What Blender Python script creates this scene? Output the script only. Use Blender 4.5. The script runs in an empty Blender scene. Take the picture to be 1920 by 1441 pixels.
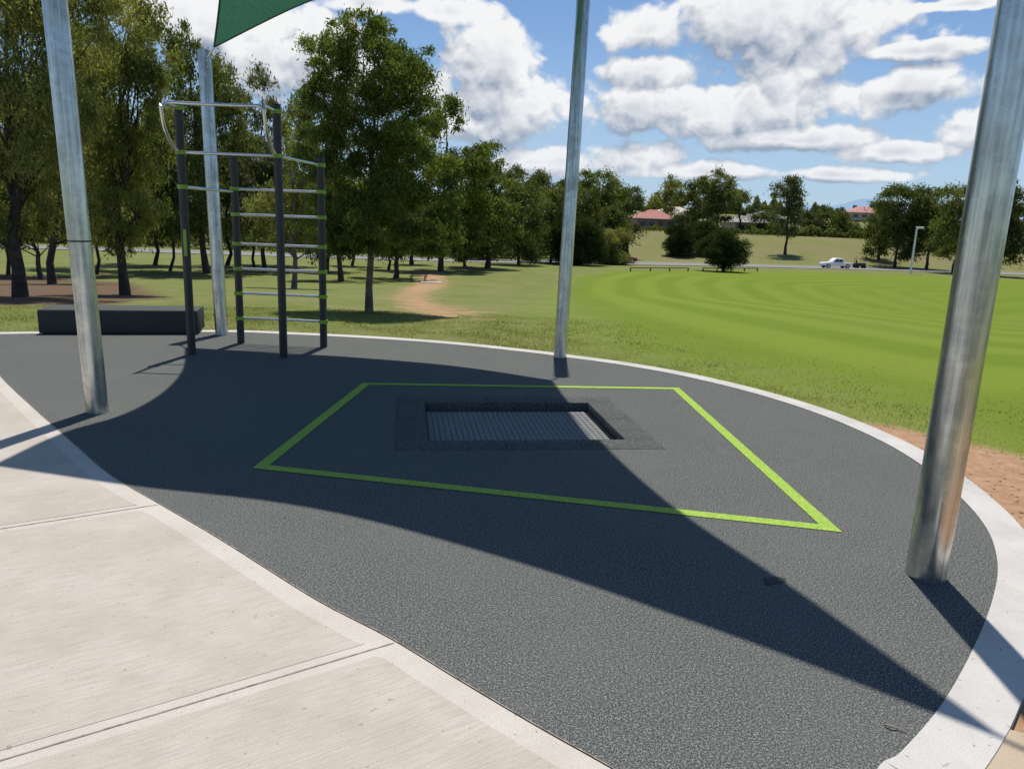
import bpy, bmesh, math, random
import numpy as np
from mathutils import Vector, Matrix
from mathutils.geometry import tessellate_polygon
random.seed(7); rng=np.random.default_rng(7)
COL=bpy.context.scene.collection
# ---------------- camera geometry ----------------
F=1380.0; CX,CY=960.0,720.5; EYE=1.6
U=Vector((240,6455,1380)).normalized(); fc=Vector((0,0,-1))
YC=(fc-U*fc.dot(U)).normalized(); XC=YC.cross(U)
M=Matrix((XC,YC,U)); MI=M.transposed()
O=Vector((0,0,EYE))
def ray(px,py): return M@Vector((px-CX,CY-py,-F))
def proj(p):
    c=MI@(Vector(p)-O); return (CX+F*c.x/(-c.z), CY-F*c.y/(-c.z))
def depth(p): return -(MI@(Vector(p)-O)).z
def P(px,py,z=0.0):
    r=ray(px,py); t=(z-EYE)/r.z; return O+r*t
def sstep(a,b,x): 
    t=np.clip((x-a)/(b-a),0,1); return t*t*(3-2*t)
def hgt(x,y):
    x=np.asarray(x,float); y=np.asarray(y,float)
    ax,ay,bx,by=-7.,6.,2.,5.
    dx,dy=bx-ax,by-ay
    t=np.clip(((x-ax)*dx+(y-ay)*dy)/(dx*dx+dy*dy),0,1)
    rho=np.hypot(x-ax-t*dx,y-ay-t*dy)
    s=np.clip((rho-4.7)/52,0,1)
    f=np.where(s<.1,s*s/.2,np.where(s<.9,s-.05,.9-(1-s)**2/.2))
    h=-3.3*f/.9
    h=h+5.4*sstep(137,180,y)*sstep(-.02,.1,x/np.maximum(y,1))
    h=h+7.5*sstep(200,300,y)*sstep(.0,.14,x/np.maximum(y,1))
    return h
def at(px,py):
    r=ray(px,py).normalized(); t=1.5; last=t
    while t<700:
        p=O+r*t
        if p.z<float(hgt(p.x,p.y))-.03: break
        last=t; t*=1.01
    a,b=last,t
    for _ in range(20):
        m=(a+b)/2; p=O+r*m
        if p.z<float(hgt(p.x,p.y))-.03: b=m
        else: a=m
    p=O+r*a
    return p
def atD(px,D):
    r=ray(px,430); x=r.x/r.y*D; return Vector((x,D,float(hgt(x,D))-.03))
# ---------------- sun ----------------
sh=ray(1110,430); sh.z=0; sh.normalize()
EL=math.radians(74); SOFF=sh*(1/math.tan(EL)); SDIR=Vector((sh.x*math.cos(EL),sh.y*math.cos(EL),math.sin(EL)))
# ---------------- materials ----------------
def newmat(name):
    m=bpy.data.materials.new(name); m.use_nodes=True; nt=m.node_tree
    b=nt.nodes['Principled BSDF']; return m,nt,b
def L(nt,a,b): nt.links.new(a,b)
def c4(c): return (c[0],c[1],c[2],1)
def mixc(nt,fac,a,b,blend='MIX'):
    n=nt.nodes.new('ShaderNodeMix'); n.data_type='RGBA'; n.blend_type=blend
    for i,v in ((0,fac),(6,a),(7,b)):
        if isinstance(v,(tuple,list)): n.inputs[i].default_value=c4(v)
        elif isinstance(v,(int,float)): n.inputs[i].default_value=v
        else: L(nt,v,n.inputs[i])
    return n.outputs[2]
def math_(nt,op,a,b=0.0,c=0.0,clamp=False):
    n=nt.nodes.new('ShaderNodeMath'); n.operation=op; n.use_clamp=clamp
    for i,v in enumerate((a,b,c)):
        if isinstance(v,(int,float)): n.inputs[i].default_value=v
        else: L(nt,v,n.inputs[i])
    return n.outputs[0]
def mrange(nt,v,a,b,c=0.,d=1.):
    n=nt.nodes.new('ShaderNodeMapRange'); n.interpolation_type='SMOOTHSTEP'
    L(nt,v,n.inputs[0]); 
    for i,x in zip((1,2,3,4),(a,b,c,d)): n.inputs[i].default_value=x
    return n.outputs[0]
def noise(nt,scale,detail=3,rough=.55,vec=None,dist=0,dim='3D'):
    n=nt.nodes.new('ShaderNodeTexNoise'); n.noise_dimensions=dim; n.inputs['Scale'].default_value=scale
    n.inputs['Detail'].default_value=detail; n.inputs['Roughness'].default_value=rough
    n.inputs['Distortion'].default_value=dist
    if vec is None: vec=ocoord(nt)
    L(nt,vec,n.inputs['Vector']); return n.outputs['Fac']
def ocoord(nt):
    for n in nt.nodes:
        if n.name=='OC': return n.outputs['Object']
    n=nt.nodes.new('ShaderNodeTexCoord'); n.name='OC'; return n.outputs['Object']
def bump(nt,b,h,st=.3,d=.01):
    n=nt.nodes.new('ShaderNodeBump'); n.inputs['Strength'].default_value=st; n.inputs['Distance'].default_value=d
    L(nt,h,n.inputs['Height']); L(nt,n.outputs[0],b.inputs['Normal'])
def simple(name,c,rough=.6,metal=0,var=.25,scale=8,bs=0,spec=.5):
    m,nt,b=newmat(name)
    f=noise(nt,scale,3)
    f=mrange(nt,f,.3,.7)
    L(nt,mixc(nt,f,[x*(1-var) for x in c],[min(1,x*(1+var)) for x in c]),b.inputs['Base Color'])
    b.inputs['Roughness'].default_value=rough; b.inputs['Metallic'].default_value=metal
    b.inputs['Specular IOR Level'].default_value=spec
    if bs: bump(nt,b,noise(nt,scale*6,3),bs)
    return m
def leafmat(name,c1,c2,trans=.38):
    m,nt,b=newmat(name); nt.nodes.remove(b); out=nt.nodes['Material Output']
    g=nt.nodes.new('ShaderNodeNewGeometry')
    f=noise(nt,.9,1)
    f2=math_(nt,'ADD',math_(nt,'MULTIPLY',g.outputs['Random Per Island'],.55),math_(nt,'MULTIPLY',mrange(nt,f,.35,.65),.45))
    c=mixc(nt,f2,c1,c2)
    d=nt.nodes.new('ShaderNodeBsdfDiffuse'); t=nt.nodes.new('ShaderNodeBsdfTranslucent')
    L(nt,c,d.inputs[0]); L(nt,mixc(nt,1.,c,(1.8,1.75,.9),'MULTIPLY'),t.inputs[0])
    a=nt.nodes.new('ShaderNodeMixShader'); a.inputs[0].default_value=trans; L(nt,d.outputs[0],a.inputs[1]); L(nt,t.outputs[0],a.inputs[2])
    L(nt,a.outputs[0],out.inputs[0]); return m
# ---------------- mesh helpers ----------------
def link(o,parent=None):
    COL.objects.link(o)
    if parent: o.parent=parent
    return o
def tag(o,label=None,cat=None,group=None,kind=None):
    if label: o['label']=label
    if cat: o['category']=cat
    if group: o['group']=group
    if kind: o['kind']=kind
    return o
def empty(name,loc,label,cat,group=None,rz=0):
    o=bpy.data.objects.new(name,None); o.location=loc; o.rotation_euler=(0,0,rz); o.empty_display_size=.2
    link(o); return tag(o,label,cat,group)
class MB:
    def __init__(s): s.v=[]; s.f=[]
    def add(s,vs,fs):
        n=len(s.v); s.v+= [tuple(v) for v in vs]; s.f+=[tuple(i+n for i in f) for f in fs]; return s
    def box(s,c,size,R=None,taper=1):
        hx,hy,hz=[a/2 for a in size]; vs=[]
        for z in (-1,1):
            k=taper if z>0 else 1
            for x,y in ((-1,-1),(1,-1),(1,1),(-1,1)):
                v=Vector((x*hx*k,y*hy*k,z*hz)); 
                if R: v=R@v
                vs.append(v+Vector(c))
        return s.add(vs,[(3,2,1,0),(4,5,6,7),(0,1,5,4),(1,2,6,5),(2,3,7,6),(3,0,4,7)])
    def tube(s,pts,rad,seg=10,cap=True):
        pts=[Vector(p) for p in pts]; n=len(pts)
        if not isinstance(rad,(list,tuple)): rad=[rad]*n
        ref=None; vs=[]; 
        for i,p in enumerate(pts):
            d=(pts[min(i+1,n-1)]-pts[max(i-1,0)]).normalized()
            if ref is None: ref=d.orthogonal().normalized()
            a=(ref-d*ref.dot(d)); a=a.normalized() if a.length>1e-6 else d.orthogonal().normalized(); ref=a
            b=d.cross(a)
            for k in range(seg):
                t=2*math.pi*k/seg; vs.append(p+(a*math.cos(t)+b*math.sin(t))*rad[i])
        fs=[]
        for i in range(n-1):
            for k in range(seg):
                k2=(k+1)%seg; fs.append((i*seg+k,i*seg+k2,(i+1)*seg+k2,(i+1)*seg+k))
        if cap: fs.append(tuple(range(seg-1,-1,-1))); fs.append(tuple((n-1)*seg+k for k in range(seg)))
        return s.add(vs,fs)
    def poly(s,pts,z0,z1=None):
        pts=[Vector((p[0],p[1],z0)) for p in pts]
        tr=tessellate_polygon([pts]); s.add(pts,[tuple(t) for t in tr])
        if z1 is not None:
            n=len(pts); s.add(pts+[Vector((p.x,p.y,z1)) for p in pts],[(i,(i+1)%n,(i+1)%n+n,i+n) for i in range(n)])
        return s
    def build(s,name,mat,parent=None,world=False,smooth=False,bevel=0,seg=2):
        vs=s.v
        if world and parent is not None:
            b=parent.location; vs=[(v[0]-b[0],v[1]-b[1],v[2]-b[2]) for v in vs]
        me=bpy.data.meshes.new(name); me.from_pydata(vs,[],s.f); me.materials.append(mat)
        bm=bmesh.new(); bm.from_mesh(me); bmesh.ops.remove_doubles(bm,verts=bm.verts,dist=1e-5); bmesh.ops.recalc_face_normals(bm,faces=bm.faces)
        if bevel: bmesh.ops.bevel(bm,geom=[e for e in bm.edges if len(e.link_faces)==2 and e.calc_face_angle(0)>.5],offset=bevel,segments=seg,profile=.5,affect='EDGES')
        bm.to_mesh(me); bm.free()
        if smooth:
            for p in me.polygons: p.use_smooth=True
            try: me.set_sharp_from_angle(angle=math.radians(40))
            except Exception: pass
        o=bpy.data.objects.new(name,me); return link(o,parent)
def fastmesh(name,V,Fq,mat,parent=None,smooth=False):
    V=np.asarray(V,np.float32); Fq=np.asarray(Fq,np.int32); k=Fq.shape[1]
    me=bpy.data.meshes.new(name); me.vertices.add(len(V)); me.vertices.foreach_set('co',V.ravel())
    me.loops.add(Fq.size); me.loops.foreach_set('vertex_index',Fq.ravel())
    me.polygons.add(len(Fq)); me.polygons.foreach_set('loop_start',np.arange(0,Fq.size,k,dtype=np.int32))
    try: me.polygons.foreach_set('loop_total',np.full(len(Fq),k,dtype=np.int32))
    except Exception: pass
    me.update(calc_edges=True); me.materials.append(mat)
    if smooth: me.polygons.foreach_set('use_smooth',np.ones(len(Fq),bool))
    o=bpy.data.objects.new(name,me); return link(o,parent)
def sdpoly(X,Y,poly):
    poly=[(p[0],p[1]) for p in poly]; d=np.full(X.shape,1e9); ins=np.zeros(X.shape,bool); n=len(poly)
    for i in range(n):
        ax,ay=poly[i]; bx,by=poly[(i+1)%n]; dx,dy=bx-ax,by-ay
        t=np.clip(((X-ax)*dx+(Y-ay)*dy)/(dx*dx+dy*dy+1e-12),0,1)
        d=np.minimum(d,np.hypot(X-ax-t*dx,Y-ay-t*dy))
        c=((ay>Y)!=(by>Y)); 
        with np.errstate(divide='ignore',invalid='ignore'):
            xi=(bx-ax)*(Y-ay)/(by-ay if by!=ay else 1e-9)+ax
        ins^=(c&(X<xi))
    return np.where(ins,-d,d)
def catmull(pts,k=6):
    pts=[Vector(p) for p in pts]; out=[]
    for i in range(len(pts)-1):
        p0=pts[max(i-1,0)];p1=pts[i];p2=pts[i+1];p3=pts[min(i+2,len(pts)-1)]
        for j in range(k):
            t=j/k; out.append(.5*((2*p1)+(p2-p0)*t+(2*p0-5*p1+4*p2-p3)*t*t+(3*p1-p0-3*p2+p3)*t**3))
    out.append(pts[-1]); return out
def offset(pts,w):
    out=[]; n=len(pts)
    for i,p in enumerate(pts):
        d=(pts[min(i+1,n-1)]-pts[max(i-1,0)]); d.z=0; d.normalize(); out.append(p+Vector((-d.y,d.x,0))*w)
    return out
# ---------------- pad, edging, path ----------------
edge_px=[(0,627),(70,626),(250,624),(430,623),(540,627),(700,635),(850,646),(1000,662),(1060,670),(1150,682),(1250,699),(1350,721),(1450,748),(1550,782),(1650,826),(1730,874),(1800,932),(1850,992),(1870,1055),(1862,1120),(1830,1205),(1770,1315),(1690,1410),(1640,1450)]
edge=[P(*p) for p in edge_px]
d0=(edge[0]-edge[2]).normalized()
edge=[edge[0]+d0*2.2+Vector((0,-.25,0)),edge[0]+d0*1.1+Vector((0,-.05,0))]+edge
e1=edge[-1]; edge+= [e1+Vector((-.35,-.45,0)),e1+Vector((-.8,-.85,0)),e1+Vector((-1.4,-1.2,0))]
edge=catmull(edge,6)
path_px=[(0,705),(60,762),(130,824),(205,888),(295,942),(400,1003),(500,1066),(600,1128),(733,1197),(850,1268),(1000,1357),(1160,1447)]
pth=[P(*p) for p in path_px]
a=pth[0]; pth=[Vector((edge[0].x,edge[0].y,0)),a+Vector((-1.5,1.7,0))]+pth
l=pth[-1]; dd=(pth[-1]-pth[-3]).normalized(); pth+= [l+dd*.5,Vector((edge[-1].x,edge[-1].y,0))]
pth=catmull(pth,5)
pad_poly=edge+pth[::-1][1:-1]
path_poly=pth+[Vector((4,-6,0)),Vector((-8,-6,0)),Vector((-16,0,0)),Vector((-14,14,0))]
o_=P(804,826); ex=(P(1172,824)-o_); wT=ex.length; ex.normalize(); ey=Vector((-ex.y,ex.x,0))
dT=(((P(800,755)-o_).dot(ey))+((P(1100,755)-o_).dot(ey)))/2
def TR(a,b,z=0): p=o_+ex*a+ey*b; return Vector((p.x,p.y,z))
SW=.25
hole=[TR(-SW,-SW),TR(wT+SW,-SW),TR(wT+SW,dT+SW),TR(-SW,dT+SW)]
def rubber(name,base,speck,sc=1.0):
    m,nt,b=newmat(name)
    n1=noise(nt,235*sc,1,.7); n2=noise(nt,110*sc,2,.85); n3=noise(nt,1.1,4,.6)
    f=math_(nt,'ADD',math_(nt,'MULTIPLY',mrange(nt,n1,.48,.60),.5),math_(nt,'MULTIPLY',mrange(nt,n2,.50,.63),.5))
    c=mixc(nt,f,base,speck)
    c=mixc(nt,mrange(nt,n3,.35,.7,0,.2),c,[x*.45 for x in speck])
    n4=noise(nt,3.5,4,.6)
    c=mixc(nt,mrange(nt,n4,.58,.78,0,.22),c,(.16,.157,.143))
    L(nt,c,b.inputs['Base Color']); b.inputs['Roughness'].default_value=.95; b.inputs['Specular IOR Level'].default_value=.06
    bump(nt,b,n1,.15,.002); return m
RUB=rubber('rubber_softfall',(.031,.034,.033),(.30,.308,.285))
allp=[(p.x,p.y,0) for p in pad_poly]+[(p.x,p.y,0) for p in hole]
tri=tessellate_polygon([[Vector((p.x,p.y,0)) for p in pad_poly],[Vector((p.x,p.y,0)) for p in hole]])
mb=MB(); mb.add(allp,[tuple(t) for t in tri])
pad=mb.build('rubber_pad',RUB); tag(pad,kind='structure')
def concrete(name,c1,c2,brush=None,stain=.3):
    m,nt,b=newmat(name)
    n1=noise(nt,2.2,6,.65); c=mixc(nt,mrange(nt,n1,.3,.7),c1,c2)
    n2=noise(nt,.9,4,.6); c=mixc(nt,mrange(nt,n2,.58,.78,0,stain),c,(.38,.25,.13))
    n3=noise(nt,30,2,.6); c=mixc(nt,mrange(nt,n3,.67,.72,0,.5),c,(.15,.12,.09))
    n5=noise(nt,170,2,.7); c=mixc(nt,mrange(nt,n5,.4,.66,0,.33),c,[x*.64 for x in c1])
    h=n5
    if brush is not None:
        mp=nt.nodes.new('ShaderNodeMapping'); L(nt,ocoord(nt),mp.inputs[0]); mp.inputs['Rotation'].default_value=(0,0,-brush)
        mp2=nt.nodes.new('ShaderNodeMapping'); mp2.inputs['Scale'].default_value=(6,120,1); L(nt,mp.outputs[0],mp2.inputs[0])
        n4=noise(nt,1,3,.7,mp2.outputs[0]); c=mixc(nt,mrange(nt,n4,.42,.62,0,.4),c,[x*.7 for x in c1]); h=n4
    L(nt,c,b.inputs['Base Color']); b.inputs['Roughness'].default_value=.9; b.inputs['Specular IOR Level'].default_value=.25; bump(nt,b,h,.35,.003); return m
jd=P(722,1197)-P(0,1412); jang=math.atan2(jd.y,jd.x)
CONC=concrete('brushed_concrete',(.415,.37,.315),(.50,.455,.395),jang,.45)
CONS=concrete('smooth_concrete',(.46,.42,.365),(.53,.49,.435),None,.35)
CONE=concrete('edging_concrete',(.43,.41,.38),(.53,.51,.475),None,.15)
CONB=concrete('beige_concrete',(.38,.30,.21),(.45,.37,.27),None,.3)
DARKJ=simple('joint_dirt',(.26,.22,.175),.95,var=.45,scale=22)
inn=offset(edge,.0); out_=offset(edge,.2)
if (out_[60]-Vector((0,5,0))).length<(inn[60]-Vector((0,5,0))).length: out_=offset(edge,-.2)
mb=MB(); n=len(edge); zt=.006
vs=[]; 
for a,b in zip(inn,out_): vs+=[(a.x,a.y,-.12),(a.x,a.y,zt),(b.x,b.y,zt),(b.x,b.y,-.12)]
fs=[]
for i in range(n-1):
    for k in range(3): fs.append((4*i+k,4*i+k+1,4*(i+1)+k+1,4*(i+1)+k))
mb.add(vs,fs); e=mb.build('concrete_edging',CONE); tag(e,kind='structure')
MW=.105
inL=offset(pth,MW); c0=Vector((-3,0,0))
if (inL[20]-c0).length>(pth[20]-c0).length: inL=offset(pth,-MW)
j1a,j1b=P(-900,1125),P(290,942); j2a,j2b=P(-900,1680),P(727,1196)
def near_i(curve,p): return min(range(len(curve)),key=lambda i:(curve[i]-p).length)
base=MB().poly(path_poly,-.0015,-.1); tag(base.build('path',CONS),kind='structure')
i1=near_i(inL,j1b); i2=near_i(inL,j2b)
def slab(pts,z=0.0): tag(MB().poly(pts,z).build('path_slab',CONC),kind='structure')
def off(p,a,b,d):
    t=(b-a).normalized(); return p+Vector((-t.y,t.x,0))*d
jj1a=j1a+(j1a-j1b)*2; jj2a=j2a+(j2a-j2b)*2; jw=.05
slab(inL[:i1]+[off(inL[i1],j1a,j1b,jw),off(jj1a,j1a,j1b,jw),Vector((-14,14,0))])
slab([off(inL[i1],j1a,j1b,-jw)]+inL[i1+1:i2]+[off(inL[i2],j2a,j2b,jw),off(jj2a,j2a,j2b,jw),off(jj1a,j1a,j1b,-jw)])
slab([off(inL[i2],j2a,j2b,-jw)]+inL[i2+1:]+[Vector((4,-6,0)),Vector((-8,-8,0)),off(jj2a,j2a,j2b,-jw)])
def strip(c1,c2,name,mat,z=.0):
    mb=MB(); n=len(c1); vs=[(p.x,p.y,z) for p in c1]+[(p.x,p.y,z) for p in c2]
    mb.add(vs,[(i,i+1,n+i+1,n+i) for i in range(n-1)]); tag(mb.build(name,mat),kind='structure')
for (ja,jb,i) in ((jj1a,j1b,i1),(jj2a,j2b,i2)):
    e=inL[i]+(jb-ja).normalized()*.10; g=.0035
    strip([off(e,ja,jb,-g),off(ja,ja,jb,-g)],[off(e,ja,jb,g),off(ja,ja,jb,g)],'path_joint',DARKJ,.0005)
g=.004; strip(pth,offset(pth,g),'path_joint',DARKJ,.0035)
oo=[p for p in out_]
ia=near_i(oo,P(1872,1345)); ib=near_i(oo,P(1700,1560))
sl=oo[min(ia,ib):max(ia,ib)+1]
dirv=Vector((1,-.45,0)).normalized()
tag(MB().poly(sl+[sl[-1]+Vector((2,-2,0)),sl[0]+dirv*3.0],.0,-.1).build('side_path',CONB),kind='structure')
GRN=simple('lime_paint',(.27,.40,.07),.9,var=.35,scale=130,spec=.1)
q=[P(680,718),P(1273,727),P(1579,998),P(473,878)]
def inset(q,w):
    cen=sum(q,Vector())/4; lines=[]
    for i in range(4):
        a,b=q[i],q[(i+1)%4]; d=(b-a).normalized(); nrm=Vector((-d.y,d.x,0))
        if (cen-a).dot(nrm)<0: nrm=-nrm
        lines.append((a+nrm*w,d))
    r=[]
    for i in range(4):
        (p,d),(s,e_)=lines[i-1],lines[i]; den=d.x*e_.y-d.y*e_.x
        t=((s.x-p.x)*e_.y-(s.y-p.y)*e_.x)/den; r.append(p+d*t)
    return r
qi=inset(q,.085); mb=MB(); z=.004
mb.add([(p.x,p.y,z) for p in q+qi],[(i,(i+1)%4,4+(i+1)%4,4+i) for i in range(4)])
tag(mb.build('line_marking',GRN),kind='structure')
DAMP=simple('damp_stain',(.022,.022,.021),.8,var=.3,scale=40)
for (sx_,sy_,w_,h_) in ((1452,1088,24,7),(1440,1094,9,3)):
    pts=[]
    for k in range(22):
        t=2*math.pi*k/22; rr=random.uniform(.75,1.15); pts.append(P(sx_+w_*rr*math.cos(t),sy_+h_*rr*math.sin(t)))
    tag(MB().poly(pts,.0025 if w_>20 else .005).build('damp_mark',DAMP),kind='structure')
# ---------------- trampoline ----------------
BLK=rubber('black_tile',(.026,.028,.028),(.235,.24,.225),1.0)
BLK2=simple('black_rubber',(.012,.012,.014),.6)
MATG=simple('mat_link',(.20,.20,.195),.8,var=.10,scale=25,spec=.1)
tp=empty('trampoline',TR(wT/2,dT/2,0),'sunken rectangular trampoline with grey link mat inside the lime green outline','trampoline')
def tile(a0,a1,b0,b1):
    g=.0015; c=[TR(a0+g,b0+g),TR(a1-g,b0+g),TR(a1-g,b1-g),TR(a0+g,b1-g)]
    mb=MB(); mb.add([(p.x,p.y,-.14) for p in c]+[(p.x,p.y,.003) for p in c],[(0,3,2,1),(4,5,6,7),(0,1,5,4),(1,2,6,5),(2,3,7,6),(3,0,4,7)])
    mb.build('surround_tile',BLK,tp,world=True,bevel=.003,smooth=True)
xs=[0,wT*.37,wT*.74,wT]
for a0,a1 in zip([-SW]+xs[1:3],xs[1:3]+[wT+SW]): tile(a0,a1,-SW,0); tile(a0,a1,dT,dT+SW)
for b0,b1 in ((0,dT/2),(dT/2,dT)): tile(-SW,0,b0,b1); tile(wT,wT+SW,b0,b1)
mb=MB()
for k,(a0,a1,b0,b1) in enumerate(((-.02,.0,0,dT),(wT,wT+.02,0,dT),(0,wT,-.02,0),(0,wT,dT,dT+.02))):
    c=[TR(a0,b0),TR(a1,b0),TR(a1,b1),TR(a0,b1)]
    mb.add([(p.x,p.y,-.5) for p in c]+[(p.x,p.y,-.141) for p in c],[(0,1,5,4),(1,2,6,5),(2,3,7,6),(3,0,4,7),(4,5,6,7)])
c=[TR(-.02,-.02),TR(wT+.02,-.02),TR(wT+.02,dT+.02),TR(-.02,dT+.02)]
mb.add([(p.x,p.y,-.5) for p in c],[(0,1,2,3)])
mb.build('pit_frame',BLK2,tp,world=True)
mb=MB(); zm=-.07; px_,py_=.046,.060; ny=int((dT-.02)/py_); nx=int((wT-.02)/px_)
R=Matrix((ex,ey,Vector((0,0,1)))).transposed()
for j in range(ny):
    for i in range(nx):
        mb.box(TR(.012+(i+.5)*px_,.01+(j+.5)*py_,zm),(px_*.90,py_*.84,.005),R,.97)
mt=mb.build('bounce_mat',MATG,tp,world=True)
mb=MB()
for j in range(ny): mb.tube([TR(.01,.01+(j+.5)*py_,zm-.006),TR(wT-.01,.01+(j+.5)*py_,zm-.006)],.004,5)
mb.build('mat_wire',simple('wire_steel',(.25,.25,.26),.4,.8),mt).location=-tp.location
# ---------------- poles and sail ----------------
def galv(name,base=(.55,.57,.55)):
    m,nt,b=newmat(name)
    v=nt.nodes.new('ShaderNodeTexVoronoi'); v.inputs['Scale'].default_value=26; L(nt,ocoord(nt),v.inputs['Vector'])
    sv=nt.nodes.new('ShaderNodeSeparateColor'); L(nt,v.outputs['Color'],sv.inputs[0])
    n1=noise(nt,4,4,.6); 
    mp=nt.nodes.new('ShaderNodeMapping'); mp.inputs['Scale'].default_value=(34,34,.9); L(nt,ocoord(nt),mp.inputs[0])
    n2=noise(nt,1,4,.6,mp.outputs[0])
    c=mixc(nt,sv.outputs[0],[x*.8 for x in base],base); c=mixc(nt,mrange(nt,n1,.4,.7,0,.6),c,[x*.5 for x in base])
    c=mixc(nt,mrange(nt,n2,.45,.66,0,.6),c,[min(1,x*1.4) for x in base]); c=mixc(nt,mrange(nt,n2,.45,.3,0,.6),c,[x*.4 for x in base])
    L(nt,c,b.inputs['Base Color']); b.inputs['Metallic'].default_value=.95
    L(nt,mrange(nt,n1,.3,.7,.22,.38),b.inputs['Roughness']); bump(nt,b,n2,.12,.003); return m
GALV=galv('galvanised_steel'); STEEL=simple('stainless_steel',(.62,.62,.60),.28,1,var=.08,scale=20)
def pole(base_px,top_px,rake,ztop,r,label):
    b=P(*base_px); rr=ray(*top_px); t=(b.y+rake)/rr.y; tt=O+rr*t
    d=(tt-b)/(tt.z-b.z)
    if ztop is None: ztop=tt.z
    top=b+d*ztop
    e=empty('shade_pole',b,label,'pole','shade sail poles around the rubber pad')
    MB().tube([b-d*.05,b+d*(ztop*.33),b+d*(ztop*.66),top],r,40).build('shaft',GALV,e,world=True,smooth=True)
    MB().tube([top,top+d*.012],r*1.04,40).build('cap',GALV,e,world=True,smooth=True)
    mb=MB(); inward=(Vector((-.8,6,0))-b); inward.z=0; inward.normalize()
    q=top-d*.16; mb.tube([q+inward*(r*.9),q+inward*(r+.07)],.018,8); mb.box(q+inward*(r+.005),(.05,.05,.12),Matrix.Rotation(math.atan2(inward.y,inward.x),3,'Z'))
    mb.build('pad_eye',GALV,e,world=True)
    return e,b,d,top,inward
pA=pole((416,627),(383,97),.12,None,.085,'galvanised pole farthest back, behind the climbing frame, its top visible under the green sail')
pB=pole((183,772),(102,0),-.02,4.9,.083,'galvanised pole with thin black band beside the concrete path on the left')
pC=pole((1050,669),(1094,0),.18,5.15,.083,'galvanised pole at the far edge of the pad in front of the oval')
pD=pole((1735,1078),(1917,0),-.05,4.8,.09,'nearest and thickest looking galvanised pole at the right of the pad')
BAND=simple('black_band',(.01,.01,.01),.5)
for kz in np.linspace(1,3,400):
    if proj(pB[1]+pB[2]*kz)[1]<452: break
MB().tube([pB[1]+pB[2]*(kz-.006),pB[1]+pB[2]*(kz+.006)],.0855,40).build('band',BAND,pB[0],world=True,smooth=True)
def corner(p): return p[3]-p[2]*.16+p[4]*.32
cA,cB,cC,cD=[corner(p) for p in (pA,pB,pC,pD)]
cA=pA[3]+pA[4]*.26+Vector((0.05,0,.02))
def epts(lst): return [P(x,y)+SOFF*z+Vector((0,0,z)) for x,y,z in lst]
def resample(pts,n):
    pts=catmull(pts,10); d=[0]
    for a,b in zip(pts,pts[1:]): d.append(d[-1]+(b-a).length)
    res=[]
    for k in range(n):
        s=d[-1]*k/(n-1); j=0
        while j<len(d)-2 and d[j+1]<s: j+=1
        t=(s-d[j])/max(d[j+1]-d[j],1e-9); res.append(pts[j].lerp(pts[j+1],min(t,1)))
    return res
n_=33
AC=resample([cA]+epts([(520,662,4.27),(650,669,4.5),(850,686,4.75)])+[cC],n_)
AB=resample([cA]+epts([(345,692,4.16),(305,737,4.28),(230,778,4.4),(120,811,4.5)])+[cB],n_)
CD=resample([cC]+epts([(1110,812,4.75),(1250,942,4.65),(1500,1113,4.55)])+[cD],n_)
BD=resample([cB]+epts([(260,910,4.5),(500,937,4.45),(700,975,4.4),(1000,1060,4.4),(1250,1145,4.4),(1500,1235,4.42)])+[cD],n_)
vs=[]
for j in range(n_):
    v=j/(n_-1)
    for i in range(n_):
        u=i/(n_-1)
        vs.append((1-v)*AC[i]+v*BD[i]+(1-u)*AB[j]+u*CD[j]-((1-u)*(1-v)*cA+u*(1-v)*cC+(1-u)*v*cB+u*v*cD))
m,nt,b=newmat('green_shade_cloth'); nt.nodes.remove(b)
d=nt.nodes.new('ShaderNodeBsdfDiffuse'); t=nt.nodes.new('ShaderNodeBsdfTranslucent'); mx=nt.nodes.new('ShaderNodeMixShader')
cc=mixc(nt,mrange(nt,noise(nt,90,2),.35,.65),(.022,.095,.052),(.055,.17,.105))
L(nt,cc,d.inputs[0]); L(nt,mixc(nt,1.,cc,(.85,.8,.85),'MULTIPLY'),t.inputs[0]); mx.inputs[0].default_value=.55
L(nt,d.outputs[0],mx.inputs[1]); L(nt,t.outputs[0],mx.inputs[2]); L(nt,mx.outputs[0],nt.nodes['Material Output'].inputs[0]); SAIL=m
sail=empty('shade_sail',cA,'green fabric shade sail stretched overhead between the poles','shade sail')
mb=MB(); mb.add(vs,[(j*n_+i,j*n_+i+1,(j+1)*n_+i+1,(j+1)*n_+i) for j in range(n_-1) for i in range(n_-1)])
mb.build('fabric',SAIL,sail,world=True,smooth=True)
HEM=simple('dark_green_hem',(.012,.05,.03),.7)
for E in (AC,AB,CD,BD): MB().tube(E,.012,6).build('hem',HEM,sail,world=True,smooth=True)
for c,p in ((cA,pA),(cB,pB),(cC,pC),(cD,pD)):
    MB().tube([c,p[3]-p[2]*.1+p[4]*.09],.012,8).build('turnbuckle',STEEL,sail,world=True,smooth=True)
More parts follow.
